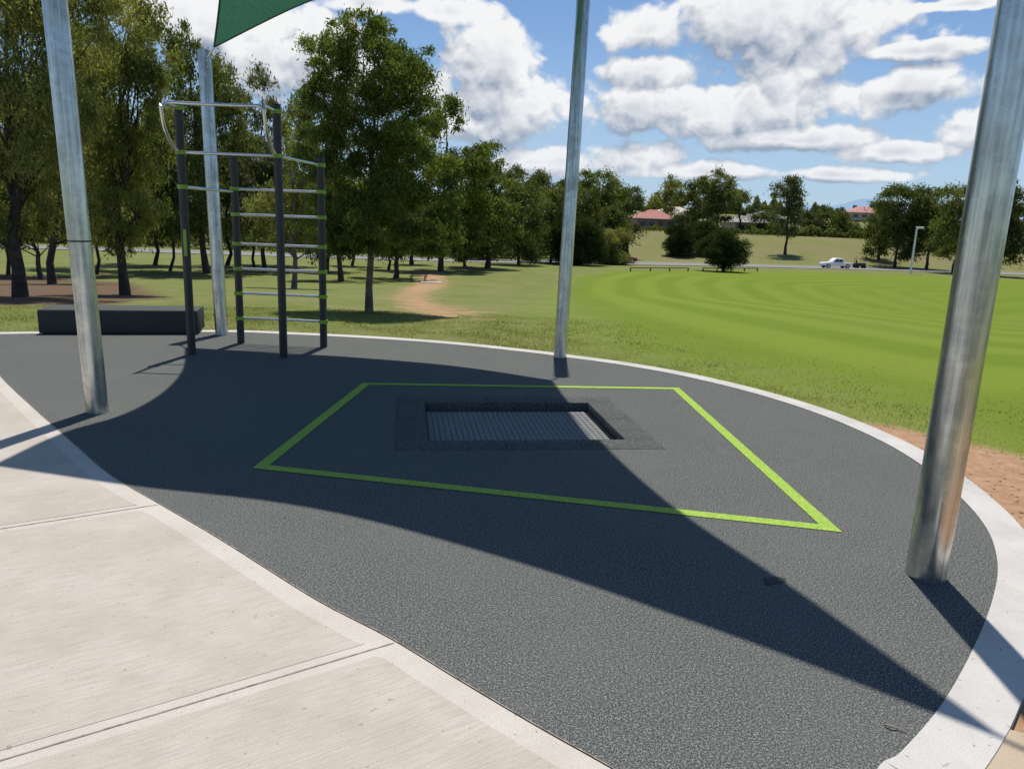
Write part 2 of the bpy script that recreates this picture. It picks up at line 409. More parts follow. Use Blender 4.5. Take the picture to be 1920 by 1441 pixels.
# ---------------- climbing frame ----------------
DK=simple('charcoal_post',(.022,.024,.027),.45,var=.15); LIME=simple('lime_clamp',(.22,.40,.03),.5,var=.08)
FL,FR,RL,RR=P(360,664),P(532,670),P(452,643),P(607,650)
for kz in np.linspace(2,3.6,600):
    if proj(FR+Vector((0,0,kz)))[1]<199: zf=kz; break
for kz in np.linspace(1.5,3,600):
    if proj(RR+Vector((0,0,kz)))[1]<297: zr=kz; break
cen=(FL+FR+RL+RR)/4
cf=empty('climbing_frame',cen,'charcoal four post climbing frame with steel rungs and lime clamps','climbing frame')
for p,z in ((FL,zf),(FR,zf),(RL,zr),(RR,zr)):
    po=MB().tube([p+Vector((0,0,-.03)),p+Vector((0,0,z))],.046,20).build('post',DK,cf,world=True,smooth=True)
    mb=MB().tube([p+Vector((0,0,z)),p+Vector((0,0,z+.02))],[.048,.042],20).build('post_cap',DK,po,smooth=True); mb.location=-cf.location
def zof(p,py):
    for kz in np.linspace(0,3.5,1400):
        if proj(p+Vector((0,0,kz)))[1]<py: return kz
up=Vector((0,0,1))
def clamp(p,z):
    MB().tube([p+up*(z-.022),p+up*(z+.022)],.06,16).build('clamp',LIME,cf,world=True,smooth=True)
def bar(a,za,b,zb,r=.017,name='rung'):
    A=a+up*za; B=b+up*zb; d=(B-A).normalized()
    MB().tube([A+d*.04,B-d*.04],r,10).build(name,STEEL,cf,world=True,smooth=True)
for py in (360,408,463,510,556,603):
    z=zof(RR,py); bar(RL,z,RR,z); clamp(RL,z); clamp(RR,z)
zl=zof(FL,351); bar(FL,zl,RL,zof(RL,360),name='side_bar'); clamp(FL,zl)
zt=zof(FR,293); bar(FL,zt,FR,zt,name='cross_bar'); clamp(FL,zt); clamp(FR,zt)
zrr=zof(RR,310); bar(FR,zt,RR,zrr,name='side_bar'); clamp(RR,zrr)
fw=Vector((0,-1,0)); zt2=zf-.06
def arc(pts): return catmull(pts,8)
a=FL+up*zt; b=FL+up*zt2; c=FR+up*zt2; d=FR+up*zt
loop=arc([a+fw*.04,a+fw*.2+up*.06,a+fw*.36+up*.22,a+fw*.42+up*.42,b+fw*.40+up*-.06,b+fw*.36+up*.0+Vector((.06,0,0)),b+fw*.36+Vector((.3,0,0)),c+fw*.36+Vector((-.3,0,0)),c+fw*.36+Vector((-.06,0,0)),c+fw*.40+up*-.06,d+fw*.42+up*.42,d+fw*.36+up*.22,d+fw*.2+up*.06,d+fw*.04])
MB().tube(loop,.019,10).build('hoop_bar',STEEL,cf,world=True,smooth=True)
for s in (b,c): MB().tube(arc([s+fw*.03,s+fw*.2,s+fw*.36]),.019,10).build('hoop_link',STEEL,cf,world=True,smooth=True); clamp(s-up*zt2,zt2)
z1,z2=zof(FL,480),zof(FL,430); MB().box(FL+up*((z1+z2)/2)+Vector((.012,-.045,0)),(.035,.006,z2-z1)).build('sticker',LIME,cf,world=True)
# ---------------- black block bench ----------------
bl,br=P(73,627),P(372,627); dx_=(br-bl).normalized(); dy_=Vector((-dx_.y,dx_.x,0)); Lb=(br-bl).length
hb=.37
for kz in np.linspace(.2,.6,200):
    if proj(br+up*kz)[1]<582: hb=kz; break
mid=(bl+br)/2+dy_*.3
be=empty('block_bench',mid,'long low black block bench on the far left of the rubber pad','bench')
R=Matrix((dx_,dy_,up)).transposed()
BOXM=simple('block_rubber',(.045,.052,.049),.85,var=.12,scale=90,spec=.2)
MB().box(mid+up*(hb/2),(Lb,.6,hb-.05),R).build('body',BOXM,be,world=True,bevel=.01,seg=2,smooth=True)
MB().box(mid+up*(hb-.02),(Lb-.01,.59,.03),R).build('lit_top',simple('block_rubber_lit',(.07,.077,.073),.85,var=.12,scale=60,spec=.2),be,world=True,bevel=.008,seg=2,smooth=True)  # top face of the same block, painted paler for the light on it
MB().box(mid+up*.012,(Lb-.06,.54,.03),R).build('plinth',BLK2,be,world=True)
# ---------------- terrain ----------------
oval_px=[(1160,507),(1090,520),(1065,540),(1062,562),(1080,590),(1130,616),(1215,647),(1325,682),(1448,712),(1600,751),(1750,786),(1920,827)]
oval=[at(*p) for p in oval_px]; last=oval[-1]
oval+=[last+Vector((8,1,0)),last+Vector((40,15,0)),last+Vector((80,50,0)),atD(2300,95),atD(2000,108),atD(1700,112),atD(1400,108)]
mul=[P(*p) for p in [(1560,778),(1690,796),(1920,848),(2150,930),(2600,1300),(2300,1700),(1500,1500),(1500,900)]]
mul[4]=Vector((6,3,0)); mul[5]=Vector((4,-2,0))
patch=[at(*p) for p in [(795,513),(830,512),(838,528),(798,550),(812,568),(880,586),(850,597),(778,586),(742,566),(760,538)]]
lit=[at(*p) for p in [(-250,512),(120,520),(250,530),(300,560),(180,574),(-250,574)]]
th=np.concatenate([np.radians(np.arange(-46,46,.25)),np.radians(np.arange(46,314,4))]); 
rad=1.0*1.0325**np.arange(0,262)
TH,RA=np.meshgrid(th,rad); X=RA*np.sin(TH); Y=RA*np.cos(TH); Z=hgt(X,Y)-.03
rub=sdpoly(X,Y,pad_poly); Z=np.where(rub<-.35,-.7,Z); Z=np.where(sdpoly(X,Y,path_poly)<-.3,-.3,Z)
nr,nth=X.shape; V=np.stack([X,Y,Z],-1).reshape(-1,3)
idx=np.arange(nr*nth).reshape(nr,nth); A=idx[:-1,:]; B=idx[1:,:]; A2=np.roll(A,-1,1); B2=np.roll(B,-1,1)
Q=np.stack([A,B,B2,A2],-1).reshape(-1,4)
GM,nt,b=newmat('grass_ground')
def attr(n): 
    x=nt.nodes.new('ShaderNodeAttribute'); x.attribute_name=n; return x.outputs['Fac']
n1=noise(nt,.35,5,.65); n2=noise(nt,3.0,5,.7); n3=noise(nt,30,3,.75)
c=mixc(nt,mrange(nt,n2,.3,.7),(.12,.155,.035),(.19,.21,.065))
c=mixc(nt,mrange(nt,n1,.42,.66,0,.65),c,(.24,.215,.10))
c=mixc(nt,mrange(nt,n3,.35,.7,0,.5),c,(.075,.095,.022))
sd=attr('oval'); wob=math_(nt,'MULTIPLY',math_(nt,'SUBTRACT',noise(nt,.6,4,.7),.5),5.0)
st=math_(nt,'SINE',math_(nt,'MULTIPLY',math_(nt,'ADD',sd,math_(nt,'MULTIPLY',wob,.03)),2*math.pi/3.8))
stf=math_(nt,'MULTIPLY',mrange(nt,st,-.8,.8),mrange(nt,sd,-45.,-3.,.25,1.))
oc=mixc(nt,stf,(.122,.182,.014),(.158,.215,.022))
oc=mixc(nt,mrange(nt,noise(nt,.12,4,.6),.4,.65,0,.4),oc,(.165,.205,.03)); oc=mixc(nt,mrange(nt,n3,.35,.7,0,.3),oc,(.095,.14,.016))
ovf=mrange(nt,math_(nt,'ADD',sd,math_(nt,'MULTIPLY',wob,.7)),2.5,-1.8)
dry=attr('dry'); c=mixc(nt,math_(nt,'MULTIPLY',dry,mrange(nt,noise(nt,.08,4,.7),.35,.65,.1,.9)),c,(.19,.165,.08))
c=mixc(nt,ovf,c,oc)
def dirt(at_,c1,c2,w=1.2,k=1.0,mx=1.0):
    global c
    s=math_(nt,'ADD',attr(at_),math_(nt,'MULTIPLY',math_(nt,'SUBTRACT',noise(nt,1.4,4,.75),.5),w))
    cc=mixc(nt,mrange(nt,noise(nt,9,4,.7),.3,.7),c1,c2)
    c=mixc(nt,mrange(nt,s,.15*k,-.15*k,0.,mx),c,cc)
dirt('mulch',(.30,.175,.10),(.40,.25,.155),.25)
dirt('patch',(.29,.175,.095),(.41,.27,.155),4.5,4,1)
dirt('litter',(.085,.055,.033),(.17,.115,.07),3.0,3)
L(nt,c,b.inputs['Base Color']); b.inputs['Roughness'].default_value=.95; b.inputs['Specular IOR Level'].default_value=.1
bump(nt,b,n3,.6,.03)
ground=fastmesh('ground',V,Q,GM,None,True); tag(ground,kind='structure')
def setattr_(nm,vals):
    a=ground.data.attributes.new(nm,'FLOAT','POINT'); a.data.foreach_set('value',np.asarray(vals,np.float32).ravel())
setattr_('oval',sdpoly(X,Y,oval)); setattr_('mulch',sdpoly(X,Y,mul)); setattr_('patch',sdpoly(X,Y,patch))
setattr_('dry',sstep(118,140,Y))
tree_bases=[]
GRB=leafmat('grass_blade',(.13,.165,.035),(.29,.29,.10),.3)
def blades(n,region,hmin,hmax,name,mat,label):
    X,Y=region(n); s=sdpoly(X,Y,[p for p in (edge+pth[::-1][1:-1])])
    keep=(s>.21)&(sdpoly(X,Y,mul)>.0+rng.normal(0,.08,len(X)))&(sdpoly(X,Y,patch)>0)&(sdpoly(X,Y,path_poly)>.02)
    sp=sdpoly(X,Y,oval); keep&=(sp>rng.normal(.5,1.2,len(X)))
    X,Y=X[keep],Y[keep]; Z=hgt(X,Y)-.033; n=len(X)
    cl=.6+.5*np.sin(X*3.1+2*np.sin(Y*1.7))*np.sin(Y*2.3+1.5*np.sin(X*2.2))
    h=rng.uniform(hmin,hmax,n)*np.clip(cl,.35,1.2); a=rng.uniform(0,2*math.pi,n); w=rng.uniform(.0018,.0035,n)*(1+np.hypot(X,Y)/10)
    lean=rng.normal(0,.7,(n,2))*h[:,None]
    v0=np.stack([X-np.cos(a)*w,Y-np.sin(a)*w,Z],-1); v1=np.stack([X+np.cos(a)*w,Y+np.sin(a)*w,Z],-1)
    v2=np.stack([X+lean[:,0],Y+lean[:,1],Z+h],-1)
    V=np.stack([v0,v1,v2],1).reshape(-1,3); Fq=np.arange(3*n).reshape(-1,3)
    o=fastmesh(name,V,Fq,mat); tag(o,label,'grass',kind='stuff')
def reg(n):
    t=np.radians(rng.uniform(-38,40,n)); r=4.0*np.exp(rng.uniform(0,1.35,n)); return r*np.sin(t),r*np.cos(t)
blades(330000,reg,.012,.046,'grass',GRB,'short rough grass growing along the pad edging and down the bank')
n=3500; X_=rng.uniform(1.5,6,n); Y_=rng.uniform(-.5,7,n); k=(sdpoly(X_,Y_,mul)<-.02)&(sdpoly(X_,Y_,pad_poly)>.23); X_,Y_=X_[k],Y_[k]; n=len(X_)
a=rng.uniform(0,6.28,n); l_=rng.uniform(.004,.014,n); w_=l_*rng.uniform(.3,.7,n); Zb=np.full(n,-.026)
ca,sa=np.cos(a),np.sin(a); tz=rng.normal(0,.003,(n,4))
V=np.stack([np.stack([X_+ca*l_*i-sa*w_*j,Y_+sa*l_*i+ca*w_*j,Zb+np.abs(tz[:,q])],-1) for q,(i,j) in enumerate(((1,1),(-1,1),(-1,-1),(1,-1)))],1).reshape(-1,3)
CH=leafmat('soil_chips',(.15,.085,.05),(.40,.28,.19),.0)
tag(fastmesh('soil_litter',V,np.arange(4*n).reshape(-1,4),CH),'loose reddish soil and bark bits beside the curved concrete edging','soil',kind='stuff')
# ---------------- trees ----------------
BARK=simple('dark_bark',(.05,.04,.034),.95,var=.4,scale=6,bs=.5); BARK2=simple('pale_bark',(.14,.115,.095),.95,var=.4,scale=5,bs=.5)
LF={'dark':leafmat('leaf_dark',(.040,.057,.022),(.13,.155,.052)),
    'mid':leafmat('leaf_mid',(.058,.082,.028),(.185,.21,.07)),
    'main':leafmat('leaf_main',(.044,.072,.020),(.185,.225,.062)),
    'olive':leafmat('leaf_olive',(.088,.108,.038),(.275,.285,.10)),
    'grey':leafmat('leaf_grey',(.10,.11,.068),(.23,.24,.145)),
    'bush':leafmat('leaf_bush',(.022,.035,.014),(.07,.095,.03),.2),
    'far':leafmat('leaf_far',(.055,.072,.038),(.13,.15,.074))}
def tree(label,base,lobes,leaf='mid',tr=9,dens=1.0,cat='tree',group=None,lpx=9,bark=None,name='gum_tree',droop=.6,clump=.30,zs=.62,cover=2.1,fork=.12,bend=1.0,jit=.35):
    bark=bark or BARK
    D=depth(base); s=D/F; tree_bases.append((base,max(r for _,_,r,_ in lobes)*s))
    e=empty(name,base,label,cat,group)
    LC=[]; 
    for (x,y,rx,ry) in lobes:
        r=ray(x,y); t=base.y/r.y; c=O+r*t; c.y+=random.uniform(-.35,.35)*rx*s; LC.append((c,rx*s,ry*s,rx*ry*math.pi))
    cl=[]; Cs=[];
    for (c,rx,ry,area) in LC:
        cr=clump*min(rx,ry)*1.15; cr=max(cr,11*s)
        nc=max(5,int(area*s*s/(cr*cr*math.pi)*cover))
        nl=int(area*dens*(81/(lpx*lpx))*.30/nc)
        for k in range(nc):
            v=rng.normal(0,1,3); v/=np.linalg.norm(v); v*=rng.uniform(.15,1.12)**.45
            cc=np.array([c.x+v[0]*rx,c.y+v[1]*rx*.9,c.z+v[2]*ry]); k_=rng.uniform(.5,1.3)
            cl.append((cc,cr*k_)); m=max(4,int(nl*k_**2))
            w=rng.normal(0,1,(m,3)); w/=np.linalg.norm(w,axis=1)[:,None]; w*=(rng.uniform(0,1,m)**.5)[:,None]
            w[:,2]*=zs; w[:,2]-=droop*.5*(w[:,0]**2+w[:,1]**2); w*=1.0+jit*rng.normal(0,1,(m,1))
            Cs.append(cc+w*cr*k_*1.25)
    C=np.concatenate(Cs)
    gz=float(base.z)+.15; C=C[C[:,2]>gz]; n=len(C)
    a=rng.normal(0,1,(n,3)); a[:,2]-=droop*1.6; a/=np.linalg.norm(a,axis=1)[:,None]
    b=np.cross(a,rng.normal(0,1,(n,3))); b/=np.linalg.norm(b,axis=1)[:,None]
    ln=(lpx*s*.5*rng.uniform(.6,1.35,n))[:,None]; wd=ln*rng.uniform(.2,.38,n)[:,None]
    V=np.stack([C+a*ln,C+b*wd,C-a*ln,C-b*wd],1).reshape(-1,3)-np.array(base)
    fastmesh('crown' if cat=='tree' else 'foliage',V,np.arange(4*n).reshape(-1,4),LF[leaf],e)
    mb=MB(); top=max(LC,key=lambda q:q[0].z)[0]; r0=tr*s
    cx_=sum(q[0].x*q[3] for q in LC)/sum(q[3] for q in LC)
    H=top.z-base.z; pts=[]; rads=[]
    for i in range(9):
        t=i/8; x=base.x+(cx_-base.x)*t**1.3+random.uniform(-1,1)*.02*H*(0<i)*bend; y=base.y+random.uniform(-1,1)*.02*H*(0<i)*bend
        pts.append(Vector((x,y,base.z-.1+H*t*.92))); rads.append(r0*(1.25 if i==0 else 1)*(1-.85*t)+.002)
    mb.tube(pts,rads,10)
    sel=random.sample(cl,min(len(cl),26 if D<45 else 8))
    for (cc,_) in sel:
        cc=Vector(cc); hh=(cc.z-base.z)/H; t=max(fork,min(.85,hh*.62)); i=t*8/.92; i0=int(min(7,i)); st=pts[i0].lerp(pts[i0+1],min(1,i-i0))
        if cc.z<st.z: continue
        rr_=r0*(1-.85*t)*.38; mid_=st.lerp(cc,.5)+Vector((random.uniform(-1,1),random.uniform(-1,1),random.uniform(-.3,.6)))*(cc-st).length*.1
        mb.tube(catmull([st,mid_,cc],3),[rr_*(1-.12*q) for q in range(7)],5,cap=False)
    mb.build('trunk' if cat=='tree' else 'stem',bark,e,world=True,smooth=True)
    return e
T=tree
G=dict(droop=1.2,zs=1.05,dens=1.25,lpx=7.6,clump=.25,cover=1.6,fork=.2)
T('large gum with black forked trunk at the far left edge',at(38,557),[(40,110,140,130),(-80,230,120,130),(130,30,110,80),(60,290,85,60),(-30,380,100,60),(-20,-30,120,90),(110,200,70,70)],'olive',12,**{**G,'fork':.12})
T('slim dark trunked gum just right of the forked gum at the left edge',at(98,532),[(130,210,80,70),(110,320,70,60),(150,130,60,60),(150,390,60,50)],'olive',7,**G)
T('thin gum standing between the two leftmost dark trunks',at(79,524),[(60,370,60,50),(75,430,50,30),(10,420,60,40)],'mid',5,**G)
T('broad drooping gum with stout short trunk behind the left pole',at(235,553),[(235,180,75,90),(190,90,60,70),(285,100,46,66),(205,310,80,70),(275,260,60,70),(255,390,60,50),(215,440,45,35),(275,30,40,45)],'olive',9,**G)
T('tall gum behind the back pole, left of the climbing frame',at(388,513),[(350,90,36,38),(380,180,60,62),(330,230,55,66),(420,240,50,66),(360,330,70,70),(408,130,26,38),(300,330,50,60),(345,410,60,40)],'mid',6,**G)
T('thin open topped gum showing above the climbing frame',at(497,509),[(505,150,36,18),(480,215,45,32),(535,215,45,35),(460,290,45,50),(505,300,60,60),(450,180,20,18),(490,380,60,50)],'grey',4,**{**G,'dens':.9,'cover':1.2})
T('gum with pale trunk seen through the climbing frame rungs',at(551,541),[(560,260,40,40),(580,330,50,60),(520,380,60,50),(500,430,40,30),(590,420,45,40)],'olive',5,bark=BARK2,**G)
T('large leafy gum standing alone in the centre of the lawn',at(692,586),[(680,58,58,34),(615,100,50,42),(765,120,46,44),(690,150,95,64),(622,200,58,50),(740,215,80,56),(660,270,80,56),(598,290,44,50),(765,290,76,56),(700,350,98,62),(640,400,62,52),(775,380,80,56),(705,430,95,44),(805,445,56,36)],'main',7,dens=1.9,lpx=7.6,bark=BARK2,clump=.32,cover=2.2,fork=.36,bend=.5)
T('bushy gum touching the right side of the large central gum',at(826,508),[(840,215,34,34),(800,250,46,46),(860,320,62,44),(895,300,32,35),(810,360,66,52),(870,390,56,50),(830,450,66,38)],'main',5,dens=1.7,lpx=7.5,cover=1.9,clump=.34,fork=.3)
T('rounded gum right of the bushy gum, near the dirt patch',at(914,503),[(925,350,50,45),(900,400,60,45),(945,400,45,45),(915,450,55,30),(905,300,35,35)],'mid',5,dens=1.4,lpx=7.5,fork=.3)
T('dark gum behind the left side of the large central gum',at(640,528),[(610,250,50,50),(600,350,60,60),(650,420,70,45),(600,440,50,35)],'dark',5,**G)
T('dark gum behind the right side of the large central gum',at(742,522),[(740,400,70,60),(770,440,60,35),(720,450,50,30)],'dark',5,**G)
grove=[(15,516,170,'dark','gum trunk behind the forked gum, hard against the left edge'),(158,503,200,'mid','gum in the grove directly behind the left pole'),(180,514,230,'dark','second gum in the grove right of the left pole'),(290,497,190,'dark','gum in the grove left of the front ladder post'),(318,508,210,'mid','slender gum in the grove just left of the front ladder post'),(425,498,230,'dark','gum in the grove between the back pole and the rear ladder post'),(478,506,260,'dark','gum in the grove right of the rear left ladder post'),(522,497,260,'mid','gum in the grove behind the front right ladder post'),(612,509,280,'dark','gum in the grove just right of the ladder'),(660,498,330,'dark','gum in the grove left of the central gum trunk'),(728,506,340,'mid','gum in the grove right of the central gum trunk'),(772,496,350,'dark','gum in the grove behind the park bench'),(872,500,360,'dark','gum in the grove right of the park bench')]
for bx,by,ty,lf,lab in grove:
    h=by-ty; s_=random.uniform(-14,14); lo=[(bx+s_,ty+h*.15,h*.17,h*.15),(bx-h*.12+s_,ty+h*.35,h*.2,h*.17),(bx+h*.13+s_,ty+h*.4,h*.2,h*.17),(bx+s_*1.5,ty+h*.62,h*.26,h*.16)]
    T(lab,at(bx,by),lo,lf,random.uniform(2.2,4.2),dens=1.3,lpx=7,droop=1.0,zs=.9,fork=.25,cover=1.8,bend=1.8)
mids=[(975,100,[(968,338,34,24),(985,380,42,40),(965,430,44,45),(990,450,38,35)],'dark','dark gum standing at the left end of the tree line beside the road'),
(1035,108,[(1048,352,40,24),(1025,385,42,35),(1035,430,44,45)],'mid','mid green gum just left of the far centre pole'),
(1118,125,[(1120,345,38,24),(1098,375,42,32),(1148,375,40,30),(1120,410,55,32)],'mid','wide crowned gum just right of the far centre pole'),
(1180,135,[(1175,370,28,24),(1190,385,20,20),(1168,420,30,30)],'far','smaller gum between the wide crowned gum and the red roof'),
(1010,130,[(1000,360,36,32),(1000,420,45,44)],'dark','gum behind the dark gum beside the road'),
(1072,120,[(1075,365,36,28),(1070,410,46,44)],'dark','dark gum directly behind the far centre pole'),
(1150,118,[(1155,405,28,24),(1150,430,34,28)],'dark','dark gum standing behind the olive shrub'),
(905,112,[(910,400,45,40),(900,445,50,30)],'dark','dark gum beside the road, right of the bushy gum'),
(1246,215,[(1250,350,30,20),(1232,372,26,18),(1266,378,28,18)],'olive','olive crowned gum rising behind the red roofed house'),
(1300,183,[(1302,358,34,22),(1300,384,36,24),(1306,408,26,18)],'dark','flat topped gum between the red roof and the tallest far gum'),
(1345,175,[(1350,342,32,25),(1338,368,36,26),(1360,376,28,26),(1345,405,26,22)],'mid','tallest gum in front of the houses, left of the grey roofs'),
(1388,186,[(1382,368,18,20),(1388,388,18,16)],'mid','narrow gum beside the tallest gum in front of the houses'),
(1432,183,[(1436,408,20,18),(1430,428,24,14)],'far','low gum covering the right half of the grey tiled roof'),
(1477,152,[(1480,346,28,18),(1470,368,24,18),(1490,375,22,20),(1478,402,20,18),(1478,430,12,12)],'far','lone thin trunked gum standing clear above the bank'),
(1520,190,[(1520,408,34,24),(1510,430,36,16)],'far','low gum right of the lone thin trunked gum'),
(1455,195,[(1455,405,22,20),(1455,428,22,14)],'dark','low dark gum left of the lone thin trunked gum'),
(1562,190,[(1560,402,34,24),(1560,428,38,18)],'dark','spreading gum in the middle of the far bank'),
(1598,190,[(1598,425,26,14),(1600,438,30,12)],'mid','low gum in front of the pink roof'),
(1655,150,[(1655,412,28,34),(1650,452,34,28)],'dark','dark gum at the left end of the right hand tree group'),
(1688,140,[(1690,372,42,26),(1672,400,38,30),(1705,410,42,36),(1685,450,48,34)],'dark','broad dark gum left of the white lamp post'),
(1748,138,[(1748,378,38,26),(1735,405,38,32),(1765,415,38,36),(1750,455,42,32)],'mid','gum just right of the white lamp post'),
(1800,125,[(1805,372,36,28),(1790,410,38,36),(1820,420,34,36),(1800,458,44,30)],'mid','gum seen beside the left side of the nearest pole'),
(1885,120,[(1885,365,34,26),(1900,410,36,38),(1870,420,34,36),(1890,460,44,28)],'dark','gum seen beside the right side of the nearest pole'),
(1945,118,[(1950,380,40,34),(1940,440,45,40)],'far','gum cut by the right edge of the view'),
(30,118,[(30,400,60,45),(20,440,60,30)],'dark','dark gum beyond the road behind the forked gum'),
(160,120,[(150,400,55,45),(165,440,50,25)],'far','gum beyond the road left of the left pole'),
(300,120,[(300,410,50,45),(290,445,45,22)],'dark','gum beyond the road behind the drooping gum'),
(440,118,[(430,400,45,40),(455,440,50,25)],'grey','pale grey gum beyond the road behind the climbing frame'),
(575,118,[(565,420,50,35),(590,450,45,22)],'far','gum beyond the road right of the climbing frame'),
(680,122,[(680,430,50,36),(660,455,40,20)],'dark','gum beyond the road behind the central gum trunk'),
(860,120,[(865,420,45,40),(850,455,45,25)],'far','gum beyond the road behind the dirt patch'),
(945,120,[(945,380,42,40),(940,440,48,40)],'dark','gum beyond the road left of the dark roadside gum')]
for (bx,D,lo,lf,lab) in mids:
    T(lab,atD(bx,D),lo,lf,2.6,lpx=5.5,dens=1.6,bark=BARK,clump=.42)
shr=[(1085,497,[(1085,455,38,38),(1062,445,28,32),(1105,445,25,34),(1085,478,42,20)],'bush','large dark rounded shrub beside the far centre pole'),
(1147,496,[(1150,462,30,32),(1140,480,24,16)],'olive','olive shrub right of the large dark rounded shrub'),
(1277,481,[(1277,434,24,30),(1277,458,27,22)],'bush','tall oval shrub on the bank, leftmost of three'),
(1322,479,[(1320,442,24,24),(1322,460,26,18)],'bush','rounded shrub on the bank, middle of three'),
(1356,509,[(1342,468,24,24),(1370,468,24,24),(1356,458,28,24),(1356,478,38,20)],'bush','domed shrub at the oval edge, nearest of three')]
for bx,by,lo,lf,lab in shr: T(lab,at(bx,by),lo,lf,3,lpx=4,dens=4.0,cat='shrub',name='round_shrub',droop=.1,clump=.45,cover=6,jit=.08)
def wood(x0,x1,D,h,nm,label,n,leaf='far',k=6):
    t=rng.uniform(0,1,n); px=x0+(x1-x0)*t; r=[ray(float(p),430) for p in px]; Dd=D+rng.uniform(-8,8,n)
    X=np.array([q.x/q.y for q in r])*Dd; base=hgt(X,Dd)
    top=h*(.6+.3*np.sin(px*.045)*np.cos(px*.021+1)+.2*np.sin(px*.17)+.12*np.sin(px*.41)); top=np.maximum(top,h*.3)
    Z=base+rng.uniform(0,1,n)**.7*top*rng.uniform(.85,1.08,n)
    C=np.stack([X,Dd,Z],-1); a=rng.normal(0,1,(n,3)); a/=np.linalg.norm(a,axis=1)[:,None]; b=np.cross(a,rng.normal(0,1,(n,3))); b/=np.linalg.norm(b,axis=1)[:,None]
    s=D/F*k; V=np.stack([C+a*s*.6,C+b*s*.4,C-a*s*.6,C-b*s*.4],1).reshape(-1,3)
    tag(fastmesh(nm,V,np.arange(4*n).reshape(-1,4),LF[leaf]),label,'trees',kind='stuff')
wood(-300,1010,118,4.5,'roadside_scrub','continuous scrub on the far side of the road on the left',16000,'dark',5)
wood(-300,1010,150,14,'distant_wood','far off belt of dark trees behind the road on the left',36000,'dark')
wood(880,1180,142,11,'distant_wood','dense dark trees behind the far centre pole beyond the road',14000,'dark',5)
wood(1440,1660,184,3.2,'distant_scrub','low scrub along the top of the far bank right of the houses',7000,'dark',5)
wood(1180,1440,182,1.5,'distant_scrub','low garden scrub in front of the houses above the bank',4000,'dark',4)
wood(1000,1660,330,8,'distant_wood','far off belt of trees on the skyline behind the houses',16000,'far',5)
wood(1640,2100,170,9,'distant_wood','far off belt of trees behind the right hand gum group',14000,'dark',5)
lv=sdpoly(X,Y,lit)
for bpos,r in tree_bases:
    if bpos.y<60: lv=np.minimum(lv,np.hypot(X-bpos.x,Y-bpos.y)-min(1.2,r*.3))
setattr_('litter',lv)
# ---------------- road ----------------
ROAD=simple('road_asphalt',(.19,.185,.18),.9,var=.1,scale=.6); KERB=simple('kerb_concrete',(.40,.38,.35),.9)
ctr=[atD(px,D) for px,D in ((-700,92),(-200,97),(200,100),(600,103),(850,106),(1100,114),(1350,124),(1600,130),(1900,133),(2400,136))]
ctr=catmull(ctr,10)
def ribbon(c,w0,w1,dz,mat,name):
    a=offset(c,w0); b=offset(c,w1); mb=MB(); n=len(c)
    vs=[(p.x,p.y,float(hgt(p.x,p.y))+dz) for p in a]+[(p.x,p.y,float(hgt(p.x,p.y))+dz) for p in b]
    mb.add(vs,[(i,i+1,n+i+1,n+i) for i in range(n-1)]); return tag(mb.build(name,mat),kind='structure')
ribbon(ctr,-4.5,4.5,.02,ROAD,'road'); 
for w in (-4.7,4.5): ribbon(ctr,w,w+.25,.13,KERB,'road_kerb')
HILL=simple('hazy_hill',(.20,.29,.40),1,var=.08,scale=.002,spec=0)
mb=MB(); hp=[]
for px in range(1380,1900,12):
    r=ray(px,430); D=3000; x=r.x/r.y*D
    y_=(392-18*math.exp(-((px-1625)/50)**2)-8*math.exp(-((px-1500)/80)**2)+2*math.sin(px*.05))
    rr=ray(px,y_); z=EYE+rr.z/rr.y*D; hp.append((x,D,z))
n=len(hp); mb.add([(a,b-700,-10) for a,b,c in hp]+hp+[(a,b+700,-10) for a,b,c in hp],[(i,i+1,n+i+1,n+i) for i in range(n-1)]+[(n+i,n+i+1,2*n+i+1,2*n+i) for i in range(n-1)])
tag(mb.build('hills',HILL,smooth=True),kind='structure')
# ---------------- houses ----------------
GLASS=simple('dark_glass',(.03,.035,.04),.15)
def house(px,D,w,dp,rz,wallc,roofc,label):
    base=atD(px,D); e=empty('house',base,label,'house',rz=rz)
    wm=simple('wall',wallc,.9,scale=2); rm=simple('roof',roofc,.85,var=.2,scale=3); tm=simple('trim',(.6,.57,.5),.7)
    MB().box((0,0,1.35),(w,dp,2.9)).build('wall',wm,e)
    o=.6; h=2.3; z0=2.75; x,y=w/2+o,dp/2+o; rx=max(.5,x-y)
    vs=[(-x,-y,z0),(x,-y,z0),(x,y,z0),(-x,y,z0),(-rx,0,z0+h),(rx,0,z0+h)]
    rf=MB().add(vs,[(0,1,5,4),(2,3,4,5),(1,2,5),(3,0,4),(3,2,1,0)]).build('roof',rm,e)
    MB().box((0,-y-.02,z0-.02),(2*x,.1,.18)).build('gutter',tm,rf)
    for wx in (-w*.36,-w*.12,w*.34):
        f=MB().box((wx,-dp/2-.02,1.55),(1.9,.08,1.3)).build('window',tm,e); MB().box((wx,-dp/2-.07,1.55),(1.7,.04,1.1)).build('pane',GLASS,f)
    MB().box((w*.1,-dp/2-.03,1.05),(1.0,.08,2.1)).build('door',simple('door_paint',(.2,.12,.08),.5),e)
house(1222,190,10,8,.1,(.36,.25,.19),(.36,.15,.12),'brick house with terracotta red roof, leftmost beyond the road')
house(1284,200,11,8,-.1,(.42,.37,.31),(.40,.30,.22),'cream house with tan roof right of the terracotta roofed house')
house(1402,196,11,9,.15,(.45,.40,.33),(.27,.25,.24),'cream house with grey tiled roof near the tallest far gum')
house(1432,235,12,9,-.1,(.45,.40,.34),(.28,.26,.25),'grey roofed house farther back behind the other grey roof')
